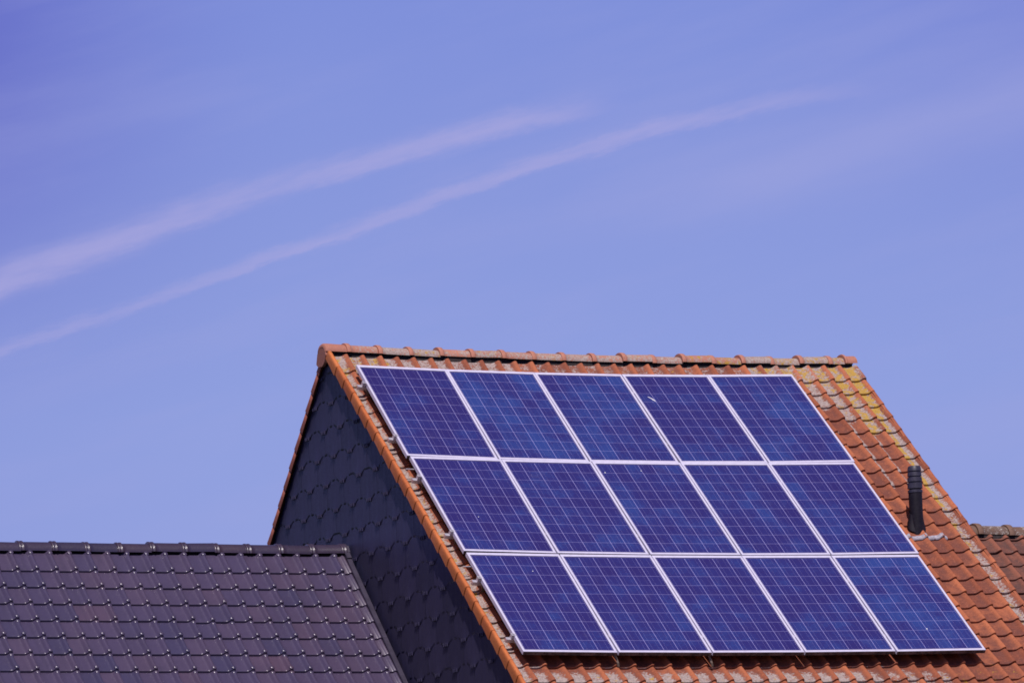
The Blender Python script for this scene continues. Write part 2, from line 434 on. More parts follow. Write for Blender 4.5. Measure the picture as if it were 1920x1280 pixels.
# ridge tiles
def rz(u):
    t = min(max((u + 0.2) / 6.14, 0), 1)
    return 0.190 - sag(u, 0) * 0.62 - 0.038 * t
def ridge_tile(x0, x1, yc, zf, rw, rh, mat, par, collar='left', cw=0.055, ch=0.019, lich=(0.7, 0.25), tintc=None, ncol=1, colmat=None):
    mb = MB(); sh = random.random()
    jz = random.gauss(0, 0.004); jy = random.gauss(0, 0.006); tl = random.gauss(0, 0.012)
    if collar == 'left':
        st = [(0.0, ch * 0.85), (0.008, ch), (cw * 0.5, ch * 1.05), (cw - 0.008, ch * 0.95), (cw, 0.0015)]
    else:
        st = [(0, 0.0)]
    L = x1 - x0
    if ncol == 2:
        st = [(0.0, ch * .4), (0.006, ch), (0.018, ch), (0.026, ch * .15), (0.034, ch * .15), (0.042, ch), (0.054, ch), (0.062, 0.0)]
    st = st + [(cw + (L - cw) * f, 0.0) for f in (0.12, 0.5, 0.9, 1.04)]
    A = [180 * i / 20 for i in range(21)]
    rows = []; cc = []
    for (dx, e) in st:
        row = []; c = []
        x = x0 + dx
        for a in A:
            ca, sa = math.cos(R(a)), math.sin(R(a))
            y = yc + jy - (rw + e) * ca; z = zf(x) + jz + tl * dx + (rh + e) * sa
            row.append((x, y, z))
            iscol = dx <= cw and e > 0.003
            c.append((sh if not iscol else 0.9, 0.12 if iscol else lich[0], 0.1 if iscol else lich[1], 1))
        rows.append(row); cc.append(c)
    mb.grid(rows, cc)
    # thickness of the exposed end
    inner = [[(x0, yc + jy - (rw - 0.012) * math.cos(R(a)), zf(x0) + jz + (rh - 0.012) * math.sin(R(a))) for a in A]]
    mb.grid([rows[0], inner[0]], [cc[0], cc[0]])
    return mb.build('ridge_tile', mat, par, recalc=False)

# collar positions measured along the ridge
RW, RH = 0.108, 0.086
PIT = 0.3475
x = -0.155
k = 0
starts = []
xs = 0.085
while xs < 5.9:
    starts.append(xs); xs += PIT
for i, xs in enumerate(starts):
    x1 = starts[i + 1] if i + 1 < len(starts) else 5.93
    yel = random.choice([0.3, 0.45, 0.6, 0.7]); g = random.choice([0.70, 0.82, 0.92])
    ridge_tile(xs, x1, RY, rz, RW, RH, M_RIDGE, roof, lich=(g, yel))
ridge_tile(5.84, 5.985, RY, rz, RW + 0.006, RH + 0.006, M_RIDGE, roof, lich=(0.4, 0.2), cw=0.03)
# end cap over the gable apex: hood with a closed front that drops down as two short cheeks
mb = MB()
A = [180 * i / 24 for i in range(25)]
rows = []; cc = []
for (x_, e) in ((0.14, 0.004), (0.02, 0.007), (-0.10, 0.010), (-0.135, 0.008), (-0.150, -0.002), (-0.154, -0.03)):
    rows.append([(x_, RY - (RW + e) * math.cos(R(a)) * (1.0), rz(x_) + (RH + e) * math.sin(R(a))) for a in A])
    cc.append([(0.45, 0.42, 0.12, 1)] * len(A))
mb.grid(rows, cc)
# closed front plate with cheeks
fr = [(-0.152, RY - (RW - 0.02) * math.cos(R(a)), rz(-0.152) + (RH - 0.02) * math.sin(R(a))) for a in A]
ids = [mb.vert(p, (0.35, 0.3, 0.08, 1)) for p in fr]
cid = mb.vert((-0.152, RY, rz(-.152) + 0.02), (0.35, 0.3, 0.08, 1))
for i in range(len(ids) - 1): mb.face((ids[i], ids[i + 1], cid))
mb.face((ids[-1], ids[0], cid))
ck = [(RY - 0.098, 0.19), (RY - 0.105, 0.15), (RY - 0.06, 0.075), (RY + 0.0, 0.045), (RY + 0.10, 0.05), (RY + 0.145, 0.085), (RY + 0.108, 0.19)]
a_ = [mb.vert((-0.153, y, z), (0.3, 0.3, 0.05, 1)) for (y, z) in ck]; b_ = [mb.vert((-0.120, y, z), (0.3, 0.3, 0.05, 1)) for (y, z) in ck]
mb.face(a_); mb.face(b_[::-1])
for i in range(len(ck)):
    j = (i + 1) % len(ck); mb.face((a_[i], a_[j], b_[j], b_[i]))
mb.build('ridge_end_cap', M_RIDGE, roof)
# dark sheet painting the unlit void under the ridge tiles
mb = MB()
rows = []
for (dy, dz) in ((-0.095, -0.09), (-0.080, 0.015), (0.0, 0.055), (0.08, 0.015), (0.095, -0.09)):
    rows.append([(-0.10 + 6.04 * i / 24, RY + dy, rz(-0.10 + 6.04 * i / 24) + dz) for i in range(25)])
mb.grid(rows)
mb.build('ridge_void_fill', M_RIDGE_VOID, roof)

# gable cladding: large hung tiles with a rounded tongue
mb = MB()
TW, THH = 0.425, 0.2755
GX = WX0
def tongue(t):                                   # t in -1..1 across the tile, height of lower edge above the tip
    a = abs(t)
    if a < 0.20: return 0.0
    s = min(1, (a - 0.20) / 0.50)
    return 0.046 * (s * s * (3 - 2 * s))
for r in range(-5, 24):
    zt = -0.908 - THH * r
    yoff = 1.280 if r % 2 == 0 else 1.085
    kmax = 26
    for k in range(-16, kmax):
        yc = yoff - TW * k
        zmid = zt + THH * 0.5
        yl = RY - (0.22 - (zt - 0.1)) / math.tan(TH) - TW; yr = RY + (0.22 - (zt - 0.1)) / math.tan(TR) + TW
        if yc < yl or yc > yr: continue
        sh = random.random(); jx = random.gauss(0, 0.0012); jz = random.gauss(0, 0.002)
        NXC = 16
        rows = []; cc = []
        ts = [-1 + 2 * i / NXC for i in range(NXC + 1)]
        for (fz, ex) in ((1.0, 0.0), (0.78, 0.0), (0.72, 0.0), (0.35, 0.0), (0.20, 0.0), (0.08, 0.0), (0.0, 0.0), (0.0, 0.012)):
            row = []
            for t in ts:
                lowz = zt + tongue(t) + jz
                z = lowz + (zt + THH + 0.085 - lowz) * fz
                bell = math.exp(-(t / 0.30) ** 2)
                rib = 0.0009 * math.cos(t * PI * 4) + 0.0022 * max(0, 1 - abs(abs(t) - 0.985) / 0.05) * 0.3
                bulge = 0.013 * max(0, 1 - fz * 2.6) ** 1.6 * bell
                back = 0.0003 if fz > 0.75 else 0.0
                x = GX - 0.007 + back - rib - bulge + ex * bell + jx * 0.12
                row.append((x, yc + t * (TW / 2 - 0.0016), z))
            rows.append(row); cc.append([(sh, 0, 0, 1)] * len(row))
        mb.grid(rows, cc)
        for t in (-0.16, -0.02, 0.12):           # drip nibs on the tongue
            y = yc + t * TW / 2 * 1.4; zb = zt + jz
            mb.box(GX - 0.0245, GX - 0.012, y - 0.006, y + 0.006, zb - 0.003, zb + 0.032, c=(1, 0, 0, 1))
# gable outline cuts
cut = [(F(-0.09, 0.5, -0.165), (0, -ST, CT)), (Bk(-0.09, 0.5, -0.012), (0, SR, CR)), ((0, 0, GZ), (0, 0, -1))]
g = mb.build('gable_cladding', M_GABLE, house, recalc=False, cut=cut)
g['label'] = 'dark slate blue hung tiles with rounded tongues'

# walls
def gable_plate(name, x0, x1, mat, yA=-6.05, yB=6.4, drop=0.16):
    mb = MB()
    zA = (RY - yA) * -math.tan(TH) + 0.19 - drop; zB = (yB - RY) * -math.tan(TR) + 0.19 - drop
    pts = [(yA, GZ), (yB, GZ), (yB, zB), (RY, 0.19 - drop), (yA, zA)]
    a = [mb.vert((x0, y, z)) for (y, z) in pts]; b = [mb.vert((x1, y, z)) for (y, z) in pts]
    mb.face(a); mb.face(b[::-1])
    for i in range(5):
        j = (i + 1) % 5; mb.face((a[i], b[i], b[j], a[j]))
    return mb.build(name, mat, house), zA, zB
_, zA, zB = gable_plate('gable_wall', WX0 + 0.002, WX0 + 0.25, M_WOOD)
gable_plate('end_wall', WX1 - 0.25, WX1, M_BRICK)
mb = MB(); mb.box(WX0 + 0.252, WX1 - 0.252, -6.05, -5.75, GZ, zA - 0.05); mb.build('front_wall', M_BRICK, house)
mb = MB(); mb.box(WX0 + 0.252, WX1 - 0.252, 6.1, 6.4, GZ, zB - 0.05); mb.build('rear_wall', M_BRICK, house)

# ------------------------------------------------------------------ SOLAR PANELS
PW, PH, FT = 0.992, 1.650, 0.040
CP = 1.004
VROW = [0.0, 1.660, 3.336]
def panel_frame_bm():
    mb = MB()
    bar = 0.0235; top = 0.038; bot = 0.030
    # outer (x 0..PW, y 0..-PH local, z 0 top face)
    def rect(x0, x1, y0, y1): mb.box(x0, x1, -y1, -y0, -FT, 0.0)
    rect(0, bar, 0, PH); rect(PW - bar, PW, 0, PH)
    rect(bar, PW - bar, 0, top); rect(bar, PW - bar, PH - bot, PH)
    mb.box(0.001, PW - 0.001, -PH - 0.0015, -PH - 0.0003, -FT, -0.004, mi=1)      # brown grime strip, darkened to paint in shade on the lower face
    return mb, bar, top, bot
def make_panel():
    t = thing('solar_panel', 'x', 'solar panel', (0, 0, 0), 'solar panels on the orange roof')
    mb, bar, top, bot = panel_frame_bm()
    fr = mb.build('frame', [M_FRAME, M_GRIME_SHADE], t)
    bv = fr.modifiers.new('bevel', 'BEVEL'); bv.width = 0.0015; bv.segments = 1; bv.limit_method = 'ANGLE'
    mb = MB()
    ids = [mb.vert(p) for p in ((bar, -top, -0.0035), (PW - bar, -top, -0.0035), (PW - bar, -(PH - bot), -0.0035), (bar, -(PH - bot), -0.0035))]
    mb.face(ids[::-1])
    lo = [mb.vert((p[0], p[1], -0.009)) for p in (mb.v[i] for i in ids)]
    mb.face(lo, mi=1)
    ce = mb.build('cell_sheet', [M_CELL, M_BACK], t, recalc=False)
    uv = ce.data.uv_layers.new(name='UVMap')
    gw = PW - 2 * bar; gh = PH - top - bot
    for poly in ce.data.polygons:
        for li in poly.loop_indices:
            p = ce.data.vertices[ce.data.loops[li].vertex_index].co
            uv.data[li].uv = ((p.x - bar) * 0.956 / gw, (-p.y - top) * 1.606 / gh)
    mb = MB(); mb.box(PW * 0.42, PW * 0.58, -0.28, -0.18, -0.033, -0.0095)
    mb.build('junction_box', M_PIPE, t)
    return t
proto = make_panel()
PL = [["leftmost solar panel of the top row, beside the orange verge tiles below the ridge",
       "second solar panel from the left in the top row, below the ridge",
       "middle solar panel of the top row, below the ridge",
       "solar panel with a long white bird dropping, fourth in the top row",
       "rightmost solar panel of the top row, beside the yellow lichen tiles"],
      ["leftmost solar panel of the middle row, beside the orange verge tiles",
       "second solar panel from the left in the middle row",
       "central solar panel of the whole array, middle row with a speck near its top",
       "fourth solar panel from the left in the middle row",
       "rightmost solar panel of the middle row, beside the black vent pipe"],
      ["leftmost solar panel of the bottom row, at the lower left corner of the array",
       "second solar panel from the left in the bottom row",
       "middle solar panel of the bottom row, above the lichen covered tiles",
       "fourth solar panel from the left in the bottom row",
       "rightmost solar panel of the bottom row, at the lower right corner of the array"]]
panels = {}
TONE = [[0.18, 0.62, 0.52, 0.26, 0.50], [0.20, 0.30, 0.36, 0.30, 0.30], [0.22, 0.18, 0.20, 0.24, 0.66]]   # maker's batch differences in the cells
for r in range(3):
    for c in range(5):
        if r == 0 and c == 0: t = proto
        else:
            t = proto.copy(); col.objects.link(t)
            for ch in proto.children:
                d = ch.copy(); col.objects.link(d); d.parent = t
        u0 = CP * c + random.gauss(0, 0.0012) + (0.004 if r == 1 else 0); v0 = VROW[r] + random.gauss(0, 0.0012)
        P0 = Vector(F(u0, v0, 0)); PU = Vector(F(u0 + PW, v0, 0)); PV = Vector(F(u0, v0 + PH, 0)); PD = Vector(F(u0 + PW, v0 + PH, 0))
        ex = ((PU - P0) + (PD - PV)).normalized(); ey = -((PV - P0) + (PD - PU)).normalized()
        ez = ex.cross(ey).normalized(); ey = ez.cross(ex)
        ctr = (P0 + PU + PV + PD) / 4
        org = ctr - ex * PW / 2 + ey * PH / 2
        Mx = Matrix((ex, ey, ez)).transposed().to_4x4(); Mx.translation = org
        t.matrix_world = Mx
        for ch in t.children: ch.color = (TONE[r][c], TONE[r][c], TONE[r][c], 1)
        t['label'] = PL[r][c]
        panels[(r, c)] = t

def splat(par, pts, name='bird_dropping', thick=0.003):
    """a dropping on the glass: outline in panel coordinates (x, y down)"""
    me = bpy.data.meshes.new(name); bm = bmesh.new()
    top = [bm.verts.new((x, -y, -0.0034 + thick)) for (x, y) in pts]; bot = [bm.verts.new((x, -y, -0.0034)) for (x, y) in pts]
    bm.faces.new(top)
    for i in range(len(pts)):
        j = (i + 1) % len(pts); bm.faces.new((top[i], bot[i], bot[j], top[j]))
    bmesh.ops.recalc_face_normals(bm, faces=bm.faces)
    bm.to_mesh(me); bm.free(); me.materials.append(M_DROP)
    o = bpy.data.objects.new(name, me); col.objects.link(o); o.parent = par
    return o
def blob(cx, cy, rx, ry, n=9):
    rx *= 0.75; ry *= 0.75
    return [(cx + rx * (0.8 + 0.4 * random.random()) * math.cos(2 * PI * i / n), cy + ry * (0.8 + 0.4 * random.random()) * math.sin(2 * PI * i / n)) for i in range(n)]
splat(panels[(0, 3)], [(0.155 + (a_ - 0.155) * 0.8, 0.465 + (b_ - 0.465) * 0.8) for (a_, b_) in [(0.118, 0.412), (0.140, 0.428), (0.162, 0.452), (0.178, 0.480), (0.186, 0.496), (0.190, 0.525), (0.181, 0.522), (0.172, 0.500), (0.160, 0.498), (0.158, 0.474), (0.138, 0.445), (0.116, 0.420)]])
splat(panels[(1, 2)], blob(0.07, 0.20, 0.009, 0.012))
splat(panels[(1, 2)], blob(0.49, 0.16, 0.008, 0.008))
splat(panels[(2, 4)], blob(0.50, 1.28, 0.010, 0.011))
splat(panels[(2, 0)], blob(0.60, 0.30, 0.008, 0.008))
splat(panels[(1, 0)], blob(0.37, 1.05, 0.006, 0.008))

# mounting rails with clamps and hooks
RLAB = ["uppermost aluminium rail, its end poking out near the ridge by the orange verge",
        "aluminium rail under the lower half of the top panel row",
        "aluminium rail under the upper half of the middle panel row",
        "aluminium rail under the lower half of the middle panel row",
        "aluminium rail under the upper half of the bottom panel row",
        "lowest aluminium rail, its end poking out near the bottom left panel corner"]
RV = [0.335, 1.295, 2.015, 2.975, 3.765, 4.715]
for i, v in enumerate(RV):
    t = thing('mounting_rail', RLAB[i], 'mounting rail', F(0, v, -0.1), 'aluminium rails under the solar panels')
    mb = MB()
    mb.box(-0.078, 5.00, v - 0.020, v + 0.020, -0.062, -0.0415, F, nx=16)
    mb.box(-0.078, 5.00, v - 0.012, v + 0.012, -0.085, -0.0625, F, nx=16)
    mb.build('rail', M_RAIL, t)
    for (xa, xb) in ((-0.034, -0.002),):
        mb = MB(); mb.box(xa, xb, v - 0.020, v + 0.020, -0.041, -0.006, F)
        xm = (xa + xb) / 2
        mb.box(xa if xa < 0 else xa - 0.008, xb + 0.008 if xa < 0 else xb, v - 0.020, v + 0.020, 0.0008, 0.0045, F)
        rows = []
        for n in (-0.006, 0.012): rows.append([F(xm + 0.007 * math.cos(a * PI / 3), v + 0.007 * math.sin(a * PI / 3), n) for a in range(6)])
        ids = mb.grid(rows, close=True, smooth=False); mb.face(ids[-1])
        mb.build('end_clamp', M_CLAMP, t)
    for c in range(1, 5):
        xg = CP * c - 0.006
        mb = MB(); mb.box(xg - 0.005, xg + 0.005, v - 0.022, v + 0.022, -0.030, -0.004, F)
        mb.build('mid_clamp', M_CLAMP, t)
    for xh in (0.045, 1.0, 2.0, 3.0, 4.0, 4.95):
        mb = MB(); mb.box(xh - 0.016, xh + 0.016, v - 0.045, v + 0.03, -0.104, -0.0855, F)
        mb.box(xh - 0.016, xh + 0.016, v + 0.03, v + 0.035, -0.165, -0.0855, F)
        mb.build('roof_hook', M_HOOK, t)
# short bracket stubs that stick out between rails on the left edge
for v, lab in ((1.815, 'thin metal stub at left edge of the middle panel row, just below its corner'), (3.50, 'thin metal stub at left edge of the bottom panel row, just below its corner')):
    t = thing('bracket_stub', lab, 'bracket', F(0, v, -0.06), 'thin stubs at the left edge of the array')
    mb = MB(); mb.box(-0.075, 0.12, v - 0.005, v + 0.005, -0.062, -0.052, F); mb.build('rod', M_RAIL, t)
    mb = MB(); mb.box(0.08, 0.12, v - 0.02, v + 0.02, -0.165, -0.0622, F); mb.build('foot', M_HOOK, t)
# straps hanging under the lower edge
for xg, lab in ((0.995, 'bent metal strap under the bottom array edge, between first and second panel'), (2.0, 'bent metal strap under the bottom array edge, between second and third panel')):
    t = thing('hook_strap', lab, 'strap', F(xg, 5.0, -0.1), 'metal straps below the lower panel edge')
    mb = MB(); rows = []
    for (du, v, n) in ((-0.03, 4.90, -0.045), (-0.01, 4.97, -0.062), (0.01, 5.02, -0.105), (0.018, 5.035, -0.135)):
        rows.append([F(xg + du - 0.011, v, n), F(xg + du + 0.011, v, n), F(xg + du + 0.011, v, n - 0.004), F(xg + du - 0.011, v, n - 0.004)])
    ids = mb.grid(rows, close=True, smooth=False); mb.face(ids[0][::-1]); mb.face(ids[-1])
    mb.build('strap', M_HOOK, t)

# ------------------------------------------------------------------ VENT PIPE
PX, PV_ = 5.335, 2.685
pb = Vector(F(PX, PV_, NT_ + 0.012))
vent = thing('vent_pipe', 'black roof vent pipe with ringed cowl standing right of the panels', 'vent pipe', pb)
lean = Vector((0.020, 0.0, 1.0)).normalized()
def lathe(prof, name, mat, par, seg=28, cut_plane=None):
    mb = MB(); rows = []
    for (r_, z) in prof:
        c = pb + lean * z
        rows.append([(c.x + r_ * math.cos(2 * PI * i / seg), c.y + r_ * math.sin(2 * PI * i / seg), c.z) for i in range(seg)])
    ids = mb.grid(rows, close=True)
    mb.face(ids[-1], smooth=False); mb.face(ids[0][::-1], smooth=False)
    o = mb.build(name, mat, par)
    return o
def sharp(o, a=35):
    m = o.modifiers.new('edge', 'EDGE_SPLIT'); m.split_angle = R(a); return o
sharp(lathe([(0.070, -0.10), (0.070, 0.405), (0.063, 0.41), (0.062, 0.50)], 'pipe', M_PIPE, vent))
sharp(lathe([(0.070, 0.398), (0.0755, 0.400), (0.0755, 0.424), (0.071, 0.428)], 'collar', M_COWL, vent))
cw = [(0.050, 0.440)]
zz = [0.442, 0.512, 0.570, 0.622]
rr_ = [0.0775, 0.0765, 0.074, 0.066]
for i in range(3):
    cw += [(rr_[i], zz[i]), (rr_[i] - 0.001 - 0.002 * i, zz[i + 1] - 0.012), (rr_[i] - 0.014, zz[i + 1] - 0.010), (rr_[i] - 0.014, zz[i + 1] - 0.002)]
cw += [(rr_[3] + 0.006, 0.622), (0.066, 0.664), (0.058, 0.674), (0.02, 0.678)]
sharp(lathe(cw, 'cowl', M_COWL, vent))
# boot follows the slope
mb = MB(); rows = []
seg = 28
for (ru, rv, n) in ((0.100, 0.125, 0.030), (0.096, 0.118, 0.050), (0.088, 0.105, 0.070), (0.080, 0.094, 0.105), (0.074, 0.086, 0.15)):
    rows.append([F(PX + ru * math.cos(2 * PI * i / seg), PV_ - 0.02 - (n - 0.03) * 0.88 + rv * math.sin(2 * PI * i / seg) * (1 if math.sin(2 * PI * i / seg) < 0 else 0.62), NT_ + n + 0.01) for i in range(seg)])
mb.grid(rows, close=True)
mb.build('boot', M_PIPE, vent)
mb = MB(); rows = []
for (v_, e_) in ((2.785, 0.002), (2.81, 0.004), (2.835, 0.003), (2.839, -0.016)):
    rows.append([F(5.13 + 0.49 * i / 48, v_ + 0.004 * math.sin(i * 0.7), NT_ + 0.028 + e_ + prof_h(((5.13 + 0.49 * i / 48 - crests[0]) / W) % 1.0) * (0.92 + 0.08 * math.sin(i * 1.9))) for i in range(49)])
mb.grid(rows); mb.build('flashing', M_LEAD, vent)

# ------------------------------------------------------------------ DARK ROOFED HOUSE
TB = R(47.8); CB, SB = math.cos(TB), math.sin(TB)
BY, BZ = 0.106, -1.913
def Fb(u, v, n):
    return (u, BY - v * CB - n * SB, BZ - v * SB + n * CB - 0.0085 * (u + 0.2))
def Fbr(u, v, n):                                 # rear slope, v from the ridge line
    y0 = BY + 0.09 * CB; z0 = BZ + 0.09 * SB
    return (u, y0 + v * CB + n * SB, z0 - v * SB + n * CB - 0.0085 * (u + 0.2))
dark = thing('dark_roofed_house', 'house with glossy dark purple brown tiled roof in front of the dark gable', 'house', (-5, 0.2, GZ))
BW = 0.2035; BCV = 0.2465
# flat pan with a narrow round roll on the right
BPROF = [(0.08, 0.002), (0.12, 0.0), (0.30, 0.0005), (0.5, 0.0005), (0.66, 0.0), (0.72, 0.002), (0.77, 0.011), (0.82, 0.0225), (0.87, 0.031), (0.92, 0.0350), (0.97, 0.0345), (1.015, 0.029), (1.05, 0.017), (1.075, 0.003)]
def dark_tiles(mb, T, crests_, lips_, base_n=0.0, detail=True, vmin=-9):
    for k, c0 in enumerate(crests_):
        for r, lv in enumerate(lips_):
            dv = random.gauss(0, 0.0016); dn = random.gauss(0, 0.0008); tilt = random.gauss(0, 0.006); sh = min(1, max(0, 0.36 + random.gauss(0, 0.2) + 0.28 * (k / len(crests_) - 0.6)))
            if k == len(crests_) - 9 and r == 3: dv += 0.018
            if k == len(crests_) - 8 and r == 3: dv += 0.010; dn += 0.004
            lo = lv + dv; hi = max(vmin, lv - BCV - 0.03)
            if r == 0 and vmin > -5: hi = vmin
            st = [(hi, 0.0, 1), (hi + 0.06, 0.0, 1), (lo - 0.045, 0.0, 1), (lo - 0.03, 0.0008, 1.06), (lo - 0.014, 0.001, 1.14), (lo - 0.004, -0.001, 1.10), (lo, -0.006, 0.9), (lo + 0.001, -0.026, 0.1)]
            rows = []; cc = []
            for (v, e, s) in st:
                f = (v - hi) / (lo - hi); row = []
                for (fx, h) in BPROF:
                    roll = fx > 0.74
                    n = base_n + 0.025 * f + (h * (s if roll else 1)) + (e if not (roll and s > 0.95) else 0) + dn + tilt * (fx - 0.5) * BW
                    vv = v
                    if roll and e <= -0.006 and e > -0.01: vv += 0.004
                    row.append(T(c0 + fx * BW, vv, n))
                rows.append(row); cc.append([(sh, 0, 0, 1)] * len(row))
            mb.grid(rows, cc)
            if detail:
                # round nub where the next tile's roll emerges and small drip nibs on the pan
                for (fx, dvv, rr2, hh, n0) in ((0.945, 0.026, 0.026, 0.014, 0.031), (0.94, -0.022, 0.026, 0.013, 0.056)) + (((0.94, 0.080 - lo, 0.026, 0.014, 0.040),) if r == 0 else ()):
                    c = (c0 + fx * BW, lo + dvv, base_n + n0)
                    rows = []
                    for a in range(5):
                        ph = a * PI / 8 - 0.15
                        rows.append([T(c[0] + rr2 * math.cos(ph) * math.cos(2 * PI * i / 10), c[1] + rr2 * 1.1 * math.cos(ph) * math.sin(2 * PI * i / 10), c[2] + hh * math.sin(ph)) for i in range(10)])
                    mb.grid(rows, [[(sh, 0, 0, 1)] * 10] * 5, close=True)
                for fx in (0.3, 0.42, 0.54):
                    if random.random() < 0.75:
                        c = (c0 + (fx + random.gauss(0, 0.02)) * BW, lo + 0.016, base_n + 0.003)
                        rows = []
                        for a in range(3):
                            ph = a * PI / 4.2
                            rows.append([T(c[0] + 0.006 * math.cos(ph) * math.cos(2 * PI * i / 6), c[1] + 0.006 * math.cos(ph) * math.sin(2 * PI * i / 6), c[2] + 0.006 * math.sin(ph)) for i in range(6)])
                        mb.grid(rows, [[(sh, 0, 0, 1)] * 6] * 3, close=True)
bcr = [-0.29 - BW - BW * k for k in range(0, 40)][::-1]
blips = [0.332 + BCV * k for k in range(0, 17)]
mb = MB(); dark_tiles(mb, Fb, bcr, blips, base_n=-0.018, vmin=-0.055)
# half tiles closing the verge
broof = None
for r, lv in enumerate(blips):
    rows = []; cc = []; sh = random.random() * 0.4 + 0.4
    for (v, e) in ((lv - BCV - 0.03 if r else -0.055, -0.018), (lv - 0.01, 0.003), (lv, -0.001), (lv, -0.018)):
        rows.append([Fb(x_, v, h + e) for (x_, h) in ((-0.272, 0.0), (-0.235, 0.0), (-0.222, 0.006), (-0.212, 0.016), (-0.200, 0.019), (-0.189, 0.014), (-0.186, 0.0))]); cc.append([(sh, 0, 0, 1)] * 7)
    mb.grid(rows, cc)
broof = mb.build('roof', M_BLACK, dark, recalc=False)
# verge trim strip
mb = MB()
def strip(v0, v1, lift):
    rows = []
    for v in (v0, v1):
        rows.append([Fb(-0.186, v, -0.03), Fb(-0.186, v, 0.022 + lift), Fb(-0.180, v, 0.028 + lift), Fb(-0.138, v, 0.028 + lift), Fb(-0.133, v, 0.022 + lift), Fb(-0.133, v, -0.03)])
    ids = mb.grid(rows, smooth=False); mb.face(ids[-1]); mb.face(ids[0][::-1])
strip(-0.08, 0.13, 0.014); v = 0.132
while v < 4.4: strip(v, v + 1.2, 0.0); v += 1.203
mb.build('verge_trim', M_TRIM, dark)
mb = MB()
mb.grid([[Fb(-0.19 - 8.4 * j / 8, v, -0.060) for j in range(9)] for v in (-0.02, 4.45)])
mb.grid([[Fbr(-0.19 - 8.4 * j / 8, v, -0.060) for j in range(9)] for v in (0.10, 4.9)])
mb.build('underlay', M_VOID, dark)
mb = MB(); dark_tiles(mb, Fbr, bcr, [0.30 + BCV * k for k in range(0, 19)], base_n=-0.03, detail=False, vmin=0.10)
mb.build('rear_roof', M_BLACK, dark, recalc=False)
# ridge
BRY = BY + 0.050
brz = lambda x_: BZ - 0.022 - 0.0085 * (x_ + 0.2)
sx = -0.215
i = 0
while sx > -8.3:
    ridge_tile(sx - 0.0, sx + 0.345 if i else -0.145, BRY, brz, 0.105, 0.098, M_BRIDGE, broof, cw=0.064, ch=0.011, lich=(0, 0), ncol=2)
    sx -= 0.345; i += 1
mb = MB()                                          # end plate of the ridge
pts = [(-0.105, -0.05), (-0.105, 0.02), (-0.07, 0.078), (0.0, 0.102), (0.07, 0.078), (0.105, 0.02), (0.105, -0.05)]
a_ = [mb.vert((-0.176, BRY + y * 1.06, brz(-.18) + z * 1.08)) for (y, z) in pts]; b_ = [mb.vert((-0.128, BRY + y * 1.06, brz(-.18) + z * 1.08)) for (y, z) in pts]
mb.face(a_); mb.face(b_[::-1])
for i in range(len(pts)):
    j = (i + 1) % len(pts); mb.face((a_[i], a_[j], b_[j], b_[i]))
mb.build('ridge_end_cap', M_TRIM, broof)
mb = MB()
mb.grid([[(-0.2 - 8.3 * j / 8, BRY + dy, brz(-0.2 - 8.3 * j / 8) + dz) for j in range(9)] for (dy, dz) in ((-0.085, -0.06), (-0.075, 0.02), (0, 0.07), (0.075, 0.02), (0.085, -0.06))])
mb.build('ridge_void_fill', M_VOID, broof)
# walls under the dark roof
mb = MB()
ez = Fb(-4, 4.3, 0)[2] - 0.1; ey = Fb(-4, 4.3, 0)[1] + 0.25
mb.box(-8.5, -0.20, ey, ey + 0.25, GZ, ez)
ey2 = Fbr(-4, 4.4, 0)[1] - 0.25
mb.box(-8.5, -0.20, ey2 - 0.25, ey2, GZ, ez)
a_ = [mb.vert((-8.5, y, z)) for (y, z) in ((ey + 0.252, GZ), (ey2 - 0.252, GZ), (ey2 - 0.252, ez), (BRY, BZ - 0.05), (ey + 0.252, ez))]
b_ = [mb.vert((-8.25, mb.v[i][1], mb.v[i][2])) for i in a_]
mb.face(a_); mb.face(b_[::-1])
for i in range(5):
    j = (i + 1) % 5; mb.face((a_[i], a_[j], b_[j], b_[i]))
mb.build('wall', M_BRICK, dark)

# ------------------------------------------------------------------ NEIGHBOUR ON THE RIGHT
NY = -0.60
nz = lambda x_: -1.800 - 0.020 * (x_ - 6.7)
nb = thing('weathered_house', 'house with dark weathered brown tiled roof behind the right roof edge', 'house', (9, -0.6, GZ))
NZT = -1.775
def Fn(u, v, n): return (u, NY - v * CT - (n - NT_) * ST, NZT - 0.02 * (u - 6.7) - v * ST + (n - NT_) * CT)
def Fnr(u, v, n): return (u, NY + v * CT + (n - NT_) * ST, NZT - 0.02 * (u - 6.7) - v * ST + (n - NT_) * CT)
ncr = [5.905 + W * k for k in range(0, 30)]
mb = MB()
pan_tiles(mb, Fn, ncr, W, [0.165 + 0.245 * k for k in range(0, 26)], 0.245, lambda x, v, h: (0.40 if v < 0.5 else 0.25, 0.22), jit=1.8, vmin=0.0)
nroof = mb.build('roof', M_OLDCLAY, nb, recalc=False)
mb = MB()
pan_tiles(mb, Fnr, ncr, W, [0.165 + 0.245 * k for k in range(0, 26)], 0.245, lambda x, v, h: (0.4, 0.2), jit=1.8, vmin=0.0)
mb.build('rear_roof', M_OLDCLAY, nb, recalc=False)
mb = MB()
mb.grid([[Fn(5.95 + 5.7 * j / 6, v, NT_ - 0.015) for j in range(7)] for v in (0.0, 6.2)])
mb.grid([[Fnr(5.95 + 5.7 * j / 6, v, NT_ - 0.015) for j in range(7)] for v in (0.0, 6.2)])
mb.build('underlay', M_VOID, nb)
sx = 5.96
while sx < 11.4:
    ridge_tile(sx, sx + 0.37, NY, lambda x_: nz(x_) - 0.012, 0.125, 0.105, M_NRIDGE, nroof, lich=(random.choice([0.45, 0.62, 0.7]), 0.35), ch=0.024, cw=0.07)
    sx += 0.37
mb = MB()
